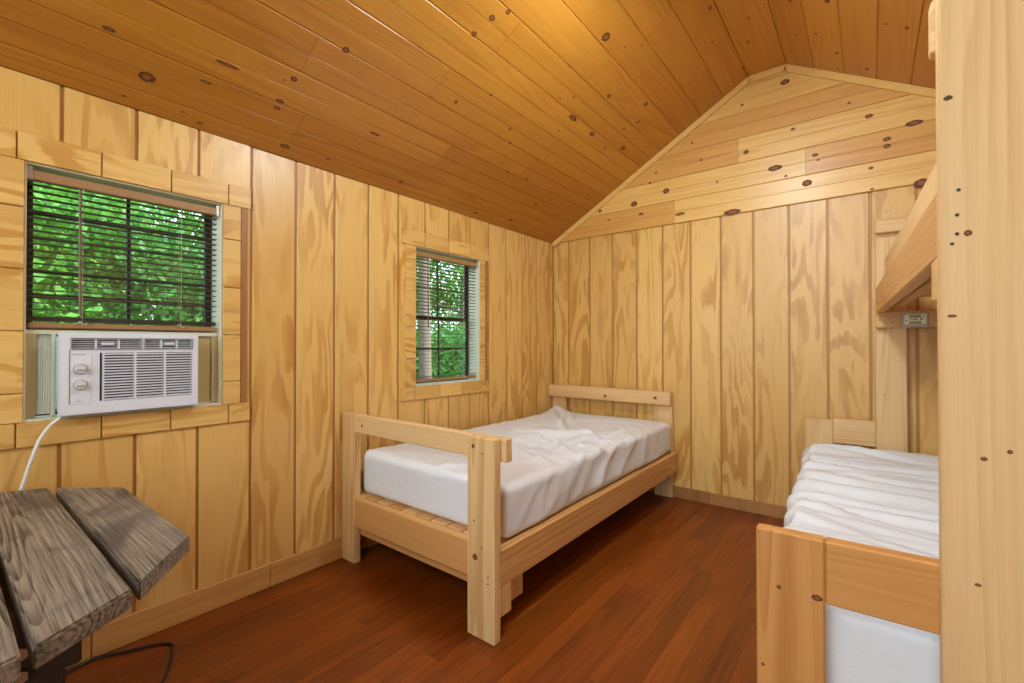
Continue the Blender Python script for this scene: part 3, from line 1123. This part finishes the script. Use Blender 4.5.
# ------------------------------------------------------------------ bunk bed (its own axes: x to the right, y towards the end wall)
PHI = .0408
BO = (1.872, -.074, 0)
bk = empty('bunk_bed', BO, 'tall pine plank bunk bed against the right wall', 'bed', rz=PHI, local0=True)
FYB = -2.030                               # front face of the lower foot rail
W2 = 1.355                                 # width of the lower bunk
X0 = 0.0
piece('foot_post', bk, .002, .142, FYB - .004, FYB + .036, 0, .660, LZ, BV, .0)  # lowest tone on post and rail: dim light put into the wood colour
piece('foot_rail', bk, .1425, W2, FYB - .001, FYB + .037, .515, .6595, LX, BV, .0)
piece('foot_post', bk, W2 - .14, W2, FYB + .0375, FYB + .076, 0, .514, LZ, BV, .5)
piece('head_post', bk, .000, .137, -.002, .034, 0, .668, LZ, BV, .9)
piece('head_rail', bk, .1375, .336, -.001, .034, .530, .676, LX, BV, .9)
tall = piece('tall_post', bk, .3365, .474, -.002, .034, 0, 1.800, LZ, BV, .95)
piece('headboard_rail', bk, .3365, W2, -.041, -.003, 1.735, 1.812, LX, BV, .9)
piece('bed_ledger', bk, .3365, W2, -.041, -.003, 1.205, 1.296, LX, BV, .55)
piece('tall_post', bk, W2 - .138, W2, -.002, .020, 0, 1.800, LZ, BV, .7)
# foreground tall post and the rails behind it
tpost = piece('tall_post', bk, .3345, .482, FYB - .040, FYB - .0015, 0, 1.87, LZ, BV, 1.)
piece('tall_post', bk, W2 - .14, W2, FYB - .040, FYB - .0015, 0, 1.87, LZ, BV, .8)
piece('footboard_rail', bk, .3285, W2, FYB - .001, FYB + .036, 1.715, 1.825, LX, BV, .9)
piece('bed_ledger', bk, .3305, W2, FYB - .001, FYB + .036, 1.200, 1.287, LX, BV, .6)
piece('upper_side_rail', bk, .3365, .3745, FYB + .0005, -.042, 1.290, 1.428, LY, BV, .3)
piece('guard_board', bk, .375, .412, FYB + .045, -.10, 1.345, 1.582, LY, BV, 1.)
piece('upper_side_rail', bk, W2 - .038, W2, FYB + .0005, -.042, 1.290, 1.428, LY, BV, .6)
for k in range(14):
    yy = -.17 - k * .135
    piece('bed_slat', bk, .4125, W2 - .039, yy - .045, yy + .045, 1.360, 1.380, LX, .003)
piece('slat_ledger', bk, .4125, .4505, FYB + .046, -.1, 1.318, 1.3595, LY, .003)
piece('slat_ledger', bk, W2 - .0775, W2 - .039, FYB + .046, -.1, 1.318, 1.3595, LY, .003)
# lower bunk rails and slats
piece('lower_side_rail', bk, .006, .044, FYB + .037, -.003, .140, .250, LY, BV, .6)
piece('lower_side_rail', bk, W2 - .038, W2, FYB + .077, -.003, .140, .250, LY, BV, .6)
for k in range(13):
    yy = -.14 - k * .143
    piece('bed_slat', bk, .045, W2 - .039, yy - .045, yy + .045, .215, .235, LX, .003)


def dot(parent, x, y, z, r, mat, name='screw', ax='y', d=.0012):
    bm = bmesh.new()
    q = {'y': (0, -d, 0), 'x': (d, 0, 0)}[ax]
    tube(bm, [(x - q[0] * .3, y - q[1] * .3, z - q[2]), (x + q[0], y + q[1], z + q[2])], r, 8)
    return bm_obj(name, bm, mat, parent)


# screws and small knots on the foreground post (bunk axes)
def bunk_local(u, v, yl):
    """pixel -> bunk coordinates on the bunk plane y = yl"""
    c, s = math.cos(PHI), math.sin(PHI)
    n = np.array([-s, c, 0])
    p, _ = hit(u, v, n, n @ np.array(BO) + yl)
    q = p - np.array(BO)
    return q[0] * c + q[1] * s, q[2]


PF = FYB - .040
for u, v in ((958.5, 190), (957, 215), (957, 234), (952, 244), (948, 98)):
    x, z = bunk_local(u, v, PF)
    dot(bk, x, PF, z, .0034, M['screw'])
for u, v in ((886, 213), (895, 215), (884, 395), (879, 320), (893, 322)):
    x, z = bunk_local(u, v, -.041 if v < 330 and v != 213 and v != 215 else -.002)
    dot(bk, x, -.041 if v < 330 else -.002, z, .003, M['screw'])

KM = bmesh.new()
N = 16
kc = KM.verts.new((0, 0, 0))
rg = [KM.verts.new((math.cos(k * 2 * math.pi / N) * (1 + .10 * math.sin(k * 2.3)), math.sin(k * 2 * math.pi / N) * (1 + .10 * math.cos(k * 1.7)), 0)) for k in range(N)]
lw = [KM.verts.new((v.co.x * 1.02, v.co.y * 1.02, -1.)) for v in rg]
for k in range(N):
    KM.faces.new((kc, rg[k], rg[(k + 1) % N]))
    KM.faces.new((rg[k], lw[k], lw[(k + 1) % N], rg[(k + 1) % N]))
KME = bpy.data.meshes.new('knot')
KM.to_mesh(KME)
KM.free()
KME.materials.append(M['knot'])


def knot_at(parent, loc, nrm, along, ra, rb):
    """a knot showing on a board face: ra along the board, rb across it"""
    z = Vector(nrm).normalized()
    x = Vector(along)
    x = (x - z * x.dot(z)).normalized()
    y = z.cross(x)
    o = link('knot', KME, M['knot'], parent, Vector(loc))
    R = Matrix((x, y, z)).transposed()
    pr = parent.rotation_euler.to_matrix() if parent else Matrix.Identity(3)
    o.location = pr.inverted() @ (Vector(loc) - WL[parent])
    o.rotation_euler = (pr.inverted() @ R).to_euler()
    o.scale = (ra, rb, .0005)
    o.location += (pr.inverted() @ z) * .0004
    return o


for u, v, ra, rb in ((968, 233, .006, .006), (952, 316, .007, .003), (948, 98, .007, .005), (984, 459, .005, .004), (1010, 452, .004, .004), (978, 585, .005, .003)):
    x, z = bunk_local(u, v, PF)
    knot_at(tpost, (x, PF, z), (0, -1, 0), (1, 0, 0), ra, rb)
fp = [c for c in bk.children if c.name.startswith('foot_post')][0]
for u, v, ra, rb in ((817, 598, .011, .007), (779, 587, .005, .005), (763, 664, .004, .004)):
    x, z = bunk_local(u, v, FYB - .004)
    knot_at(fp, (x, FYB - .004, z), (0, -1, 0), (1, 0, 0), ra, rb)

mb = empty('mattress', (BO[0] + .70, -1.03, .236), 'mattress in a gathered white sheet on the bunk bed', 'mattress', 'sheeted mattresses', rz=PHI)
mb.location = (BO[0], BO[1], .236)
WL[mb] = Vector((0, 0, .236))


def top2(P):
    x, y = P[:, 0], P[:, 1]
    Q = np.c_[P, np.zeros(len(P))]
    wy = y + .05 * fbm(Q, 1.6, 2.0, 1, 2.) + .22 * x * (.6 + .4 * np.sin(3 * y))
    wx = x + .08 * fbm(Q, 2., 2., 1, 12.)
    R = np.c_[wx, wy, np.zeros(len(P))]
    h = .042 * (1 - np.abs(fbm(R, .7, 5.2, 1, 4.))) ** 2.2 - .018
    h += .016 * (1 - np.abs(fbm(R, 1.2, 11., 1, 17.))) ** 3
    h += .010 * np.sin(38 * wy + 2 * np.sin(3 * x)) * np.exp(-(x / .35) ** 2)
    h += .022 * np.exp(-((y + .20) / .13) ** 2)
    return h


def side2(p):
    s = .020 * np.sin(26 * p[:, 1] + 2.0 * np.sin(5 * p[:, 1])) * np.exp(-((p[:, 0] - .02) / .3) ** 2)
    s += .012 * fbm(p, 4, 5, 5, 3.)
    s *= np.clip((p[:, 1] + 1.99) / .2, .15, 1)
    return s


piece('mattress_core', mb, .08, W2 - .09, -1.92, -.10, .25, .42, M['mattress'], .03, seg=3)
bm = sheet_mesh('fitted_sheet', .016, W2 - .045, -1.982, -.050, .2365, .502, top2, side2, rad=.05, res=.012)
bm_obj('fitted_sheet', bm, M['sheet'], mb, smooth=True)

# small device screwed to the bunk ledger
dv = empty('night_light', (0, 0, 0), 'small grey plug box with cream and green label on the bunk ledger', 'device')
dv.location = BO
dv.rotation_euler = (0, 0, PHI)
WL[dv] = Vector((0, 0, 0))
dx0, dz1 = bunk_local(901, 312.5, -.050)
dx1, dz0 = bunk_local(928.5, 326.5, -.050)
piece('case', dv, dx0, dx1, -.056, -.0415, dz0, dz1, M['steel'], .003)
wd_, hd = dx1 - dx0, dz1 - dz0
def lab(a, b, c, d, mat, k=0):
    piece('printed_panel', dv, dx0 + wd_ * a, dx0 + wd_ * b, -.0566 - k * .0004, -.0560, dz0 + hd * c, dz0 + hd * d, mat, 0)
lab(.12, .92, .18, .84, M['label_white'])
lab(.30, .74, .62, .80, M['label_green'], 1)
lab(.30, .74, .20, .36, M['label_green'], 1)
for a, b in ((.32, .37), (.42, .47), (.49, .54), (.55, .60), (.70, .80)):
    lab(a, b, .44, .57, M['grey_plastic'], 1)
lab(.16, .22, .35, .46, M['grey_plastic'], 1)
lab(.80, .86, .64, .74, M['grey_plastic'], 1)

# ------------------------------------------------------------------ weathered table
TZ = .650
CX, CY = .575, -3.58
tb = empty('weathered_table', (CX, CY, 0), 'weathered grey plank table with clipped corners by the air conditioner', 'table')


def outline(y):
    d = min(abs(y - CY), .665)
    hw = math.sqrt(max(.68 ** 2 - d * d, .01))
    return max(CX - hw * .94, .012), CX + hw


yb = -2.977
k = 0
while yb > -4.15:
    ya = yb - .138
    (l0, r0), (l1, r1) = outline(yb), outline(ya)
    bm = bmesh.new()
    Pp = [(l0, yb), (r0, yb), (r1, ya), (l1, ya)]
    bt = [bm.verts.new((x, y, TZ - .038)) for x, y in Pp]
    tt = [bm.verts.new((x, y, TZ)) for x, y in Pp]
    bm.faces.new(bt); bm.faces.new(tt)
    for q in range(4):
        bm.faces.new((bt[q], bt[(q + 1) % 4], tt[(q + 1) % 4], tt[q]))
    bmesh.ops.bevel(bm, geom=bm.edges[:], offset=.004, segments=2, affect='EDGES')
    bm_obj('table_plank', bm, M['weathered'], tb, tone=[.9, .8, .7, .8, .6, .9, .7, .8][k % 8])
    yb = ya - .0135
    k += 1
piece('cross_batten', tb, .95, 1.035, -3.97, -3.19, TZ - .125, TZ - .0385, M['dark_wood'], .004)
piece('cross_batten', tb, .16, .245, -3.97, -3.19, TZ - .125, TZ - .0385, M['dark_wood'], .004)
for lx in (.95, .16):
    for ly in (-3.27, -3.89):
        lg = piece('leg', tb, lx - .040, lx - .001, ly - .07, ly + .07, 0, TZ - .0395, M['dark_wood'], .004)
        for zz in (TZ - .105, TZ - .066):
            bm = bmesh.new()
            tube(bm, [(lx + .0855, ly, zz), (lx + .096, ly, zz)], .012, 6)
            bm_obj('bolt', bm, M['steel'], lg)
piece('stretcher', tb, .20, .949, -3.61, -3.55, TZ - .30, TZ - .21, M['dark_wood'], .004)
for lx in (.9295, .1395):
    piece('stretcher', tb, lx - .019, lx + .019, -3.819, -3.341, TZ - .299, TZ - .211, M['dark_wood'], .004)

bm = bmesh.new()
tube(bm, smooth_path([(.22, -3.40, .0052), (.08, -3.15, .0052), (.030, -3.029, .0052), (.031, -2.99, .0052), (.059, -2.941, .0052), (.104, -2.85, .0052), (.145, -2.812, .0052), (.187, -2.82, .0052),
                      (.275, -2.85, .0052), (.36, -2.90, .0052), (.50, -3.02, .0052), (.62, -3.2, .0052)], 8), .005, 8)
tag(bm_obj('floor_cable', bm, M['cable_black'], smooth=True), 'black cable looped on the floor beside the weathered table', 'cable')

# ------------------------------------------------------------------ knots where the photo shows them
nLs = np.array([SL, 0, -1.]) / math.hypot(SL, 1)
nRs = np.array([-SL, 0, -1.]) / math.hypot(SL, 1)


def board_for(plane, a, b):
    for o, pid, ra, rb in BOARDS:
        if pid == plane and ra[0] - 1e-3 <= a <= ra[1] + 1e-3 and rb[0] - 1e-3 <= b <= rb[1] + 1e-3:
            return o
    return None


# u, v, half-length and half-width in metres
gable_knots = [(785, 82, .022, .014), (742, 105, .009, .006), (692, 143, .008, .006), (701, 160, .008, .006), (656, 173, .007, .007),
               (650, 183, .008, .008), (666, 191, .020, .016), (634, 204, .022, .017), (600, 211, .012, .010), (609, 220, .008, .006),
               (717, 182, .008, .005), (732, 212, .045, .015), (641, 214, .016, .008), (746, 152, .014, .011), (775, 168, .034, .015),
               (786, 176, .008, .006), (807, 183, .022, .017), (793, 129, .011, .007), (815, 155, .014, .008), (818, 160, .007, .005),
               (887, 139, .016, .010), (887, 146, .014, .010), (869, 116, .016, .010), (914, 123, .032, .013), (871, 168, .010, .007),
               (872, 189, .008, .005), (922, 183, .030, .020), (600, 208, .006, .005), (680, 214, .030, .009), (849, 103, .007, .005)]
for u, v, ra, rb in gable_knots:
    p, t = hit(u, v, (0, 1, 0), -.014)
    o = board_for('gable', p[0], p[2])
    if o:
        knot_at(o, p, (0, -1, 0), (1, 0, 0), ra * 1.2, rb * 1.2)
ceil_knots = [(147, 77, .026, .020), (200, 123, .012, .006), (124, 96, .007, .004), (183, 112, .007, .004), (285, 146, .022, .012), (328, 159, .014, .006),
              (228, 65, .040, .007), (206, 82, .020, .006), (109, 29, .018, .008), (280, 101, .018, .009), (277, 108, .014, .008), (294, 79, .014, .012),
              (284, 80, .005, .004), (346, 50, .015, .013), (375, 134, .030, .007), (401, 182, .012, .012), (456, 102, .010, .010), (432, 97, .005, .004),
              (474, 34, .014, .012), (491, 95, .008, .007), (492, 18, .016, .013), (508, 12, .012, .011), (510, 129, .010, .008), (510, 143, .010, .008), (527, 179, .013, .008),
              (508, 172, .010, .008), (536, 204, .016, .010), (476, 213, .014, .010), (511, 220, .016, .012), (573, 118, .040, .014), (592, 134, .026, .014), (605, 148, .008, .008),
              (559, 131, .008, .006), (606, 37, .026, .022), (609, 96, .018, .012), (646, 104, .018, .014), (638, 122, .012, .012), (624, 129, .012, .010), (623, 148, .022, .018),
              (588, 195, .009, .007), (625, 47, .006, .005), (642, 46, .005, .005), (710, 8, .014, .008), (712, 43, .008, .007), (744, 68, .012, .008),
              (548, 156, .006, .005), (545, 160, .006, .005), (574, 97, .008, .007), (560, 98, .006, .006), (632, 109, .006, .005), (577, 165, .005, .004), (466, 199, .006, .004)]
for u, v, ra, rb in ceil_knots:
    p, t = hit(u, v, nLs, float(nLs @ np.array([0, 0, H])))
    o = board_for('L', p[0], p[1])
    if o:
        knot_at(o, p, nLs, (0, 1, 0), ra, rb)
for u, v, ra, rb in [(796, 35, .008, .007), (816, 34, .009, .006), (837, 53, .014, .008), (867, 69, .014, .008), (838, 69, .010, .007), (827, 1, .016, .012), (886, 24, .008, .006), (907, 28, .014, .009), (790, 1, .010, .008), (812, 54, .005, .004)]:
    p, t = hit(u, v, nRs, float(nRs @ np.array([RW, 0, H])))
    o = board_for('R', p[0], p[1])
    if o:
        knot_at(o, p, nRs, (0, 1, 0), ra, rb)
for u, v, ra, rb in [(771, 17, .040, .010), (749, 18, .012, .004), (748, 42, .018, .005)]:
    p, t = hit(u, v, (0, 0, 1), ZR)
    o = board_for('F', p[0], p[1])
    if o:
        knot_at(o, p, (0, 0, -1), (0, 1, 0), ra, rb)

# knots on the single bed (world axes)
for part, u, v, pl_, ra, rb in (('foot_post', 473, 446, -2.083, .008, .008), ('foot_post', 475, 557, -2.083, .012, .012), ('foot_rail', 362, 426, -2.0415, .007, .007), ('head_rail', 605, 396, -.08, .012, .012), ('head_rail', 655, 398, -.08, .014, .011)):
    p, t = hit(u, v, (0, 1, 0), pl_)
    o = [c for c in bed.children if c.name.startswith(part)][0]
    knot_at(o, p, (0, -1, 0), (1, 0, 0), ra, rb)

# ------------------------------------------------------------------ outdoors
bm = bmesh.new()
add_box(bm, -30, 30, -30, 30, -.70, -.55)
tag(bm_obj('ground', bm, M['ground']), 'forest floor outside the windows', 'ground', kind='structure')


def foliage(name, parent, blobs, n, size, mat, seed):
    r = np.random.default_rng(seed)
    B = np.array(blobs, float)
    vol = B[:, 3] ** 2
    idx = r.choice(len(B), n, p=vol / vol.sum())
    d = r.normal(size=(n, 3))
    d /= np.linalg.norm(d, axis=1, keepdims=True)
    rad = B[idx, 3] * (r.random(n) ** .45)
    c = B[idx, :3] + d * rad[:, None] * np.array([1, 1, .85])
    c = c[c[:, 2] > -.5]
    n = len(c)
    a = r.normal(size=(n, 3)); a[:, 2] -= .4
    a /= np.linalg.norm(a, axis=1, keepdims=True)
    up = r.normal(size=(n, 3)) * .7; up[:, 2] += 1.
    b = np.cross(up, a); b /= np.linalg.norm(b, axis=1, keepdims=True)
    nn = np.cross(a, b)
    s = size * (.6 + .8 * r.random(n))[:, None]
    V = np.stack([c - a * s * .5, c + b * s * .27 + nn * s * .06, c + a * s * .5, c - b * s * .27 + nn * s * .06], 1).reshape(-1, 3)
    o0 = B[:, :3].mean(0)
    me = bpy.data.meshes.new(name)
    Fc = np.arange(n * 4).reshape(-1, 4)
    tri = np.concatenate([Fc[:, [0, 1, 2]], Fc[:, [0, 2, 3]]])
    me.from_pydata((V - o0).tolist(), [], tri.tolist())
    o = link(name, me, mat, parent, o0)
    o['kind'] = 'stuff'
    return o


def tree(kind, x, y, h, tr, blobs, n, size, mat, label, seed, group='trees and shrubs outside the windows'):
    t = empty(kind, (x, y, -.55), label, 'tree' if kind != 'shrub' else 'shrub', group)
    r = random.Random(seed)
    bm = bmesh.new()
    tube(bm, smooth_path([(x, y, -.55), (x + r.uniform(-.05, .05), y + r.uniform(-.05, .05), h * .3), (x + r.uniform(-.1, .1), y + r.uniform(-.1, .1), h)], 5), tr, 12, tr * .55)
    bm_obj('trunk', bm, M['bark'], t, smooth=True)
    for k, b in enumerate(blobs[:6]):
        bm = bmesh.new()
        z0 = max(0.0, min(h * .95, b[2] - .3))
        tube(bm, smooth_path([(x, y, z0), ((x + b[0]) / 2, (y + b[1]) / 2, (z0 + b[2]) / 2 + .08), tuple(b[:3])], 4), tr * .28, 6, tr * .1)
        bm_obj('branch', bm, M['bark'], t)
    foliage('foliage', t, blobs, n, size, mat, seed)
    return t


def blobs_for(seed, cx, cy, n, sx, sy, z0, z1, r0, r1):
    r = random.Random(seed)
    return [(cx + r.uniform(-sx, sx), cy + r.uniform(-sy, sy), r.uniform(z0, z1), r.uniform(r0, r1)) for _ in range(n)]


# seen through the near window
tree('shrub', -3.6, -3.0, 2.2, .05, blobs_for(1, -3.6, -2.9, 12, .7, .9, .2, 2.3, .45, .75), 7000, .10, M['leaf_a'], 'leafy shrub outside the left half of the near window', 1)
tree('shrub', -3.9, -1.5, 2.3, .05, blobs_for(2, -3.9, -1.6, 12, .7, .9, .2, 2.4, .45, .75), 7000, .10, M['leaf_b'], 'leafy shrub outside the right half of the near window', 2)
tree('leafy_tree', -6.5, -2.4, 5.0, .10, blobs_for(3, -6.6, -2.2, 18, 1.2, 2.2, .4, 4.2, .7, 1.2), 9000, .14, M['leaf_a'], 'broad leafy tree behind the shrubs of the near window', 3)
# seen through the far window
tree('leafy_tree', -3.05, 1.24, 6.0, .115, blobs_for(4, -3.2, 1.3, 10, 1.0, 1.0, 3.4, 5.5, .5, .9), 4000, .12, M['leaf_a'], 'thick trunked tree close outside the far window', 4)
tree('leafy_tree', -6.2, 5.2, 6.5, .13, blobs_for(5, -6.0, 5.0, 16, 1.4, 1.4, 1.2, 5.0, .6, .9), 9000, .13, M['leaf_a'], 'slimmer tree further off outside the far window', 5)
tree('shrub', -4.6, 2.6, 1.4, .05, blobs_for(6, -4.6, 2.7, 12, .8, .9, -.2, 1.2, .4, .65), 7000, .10, M['leaf_b'], 'low shrub under the trees outside the far window', 6)
tree('leafy_tree', -7.5, 3.6, 5.0, .10, blobs_for(7, -7.5, 3.8, 18, 1.3, 2.2, .3, 4.0, .6, 1.1), 14000, .14, M['leaf_a'], 'light green tree at the back outside the far window', 7)
tree('leafy_tree', -10.5, 1.0, 7.0, .14, blobs_for(8, -10.5, 1.0, 20, 1.5, 4.0, .2, 6.0, 1.0, 1.6), 8000, .18, M['leaf_b'], 'distant dark tree between the two window views', 8)
tree('leafy_tree', -10.5, 7.5, 7.0, .14, blobs_for(9, -10.5, 7.8, 20, 1.5, 3.2, .0, 5.0, 1.0, 1.6), 8000, .18, M['leaf_b'], 'distant dark tree seen deepest through the far window', 9)
tree('leafy_tree', -10.0, -4.0, 7.0, .14, blobs_for(10, -10.0, -3.6, 20, 1.5, 3.2, .0, 6.0, 1.0, 1.6), 8000, .18, M['leaf_b'], 'distant dark tree seen deepest through the near window', 10)
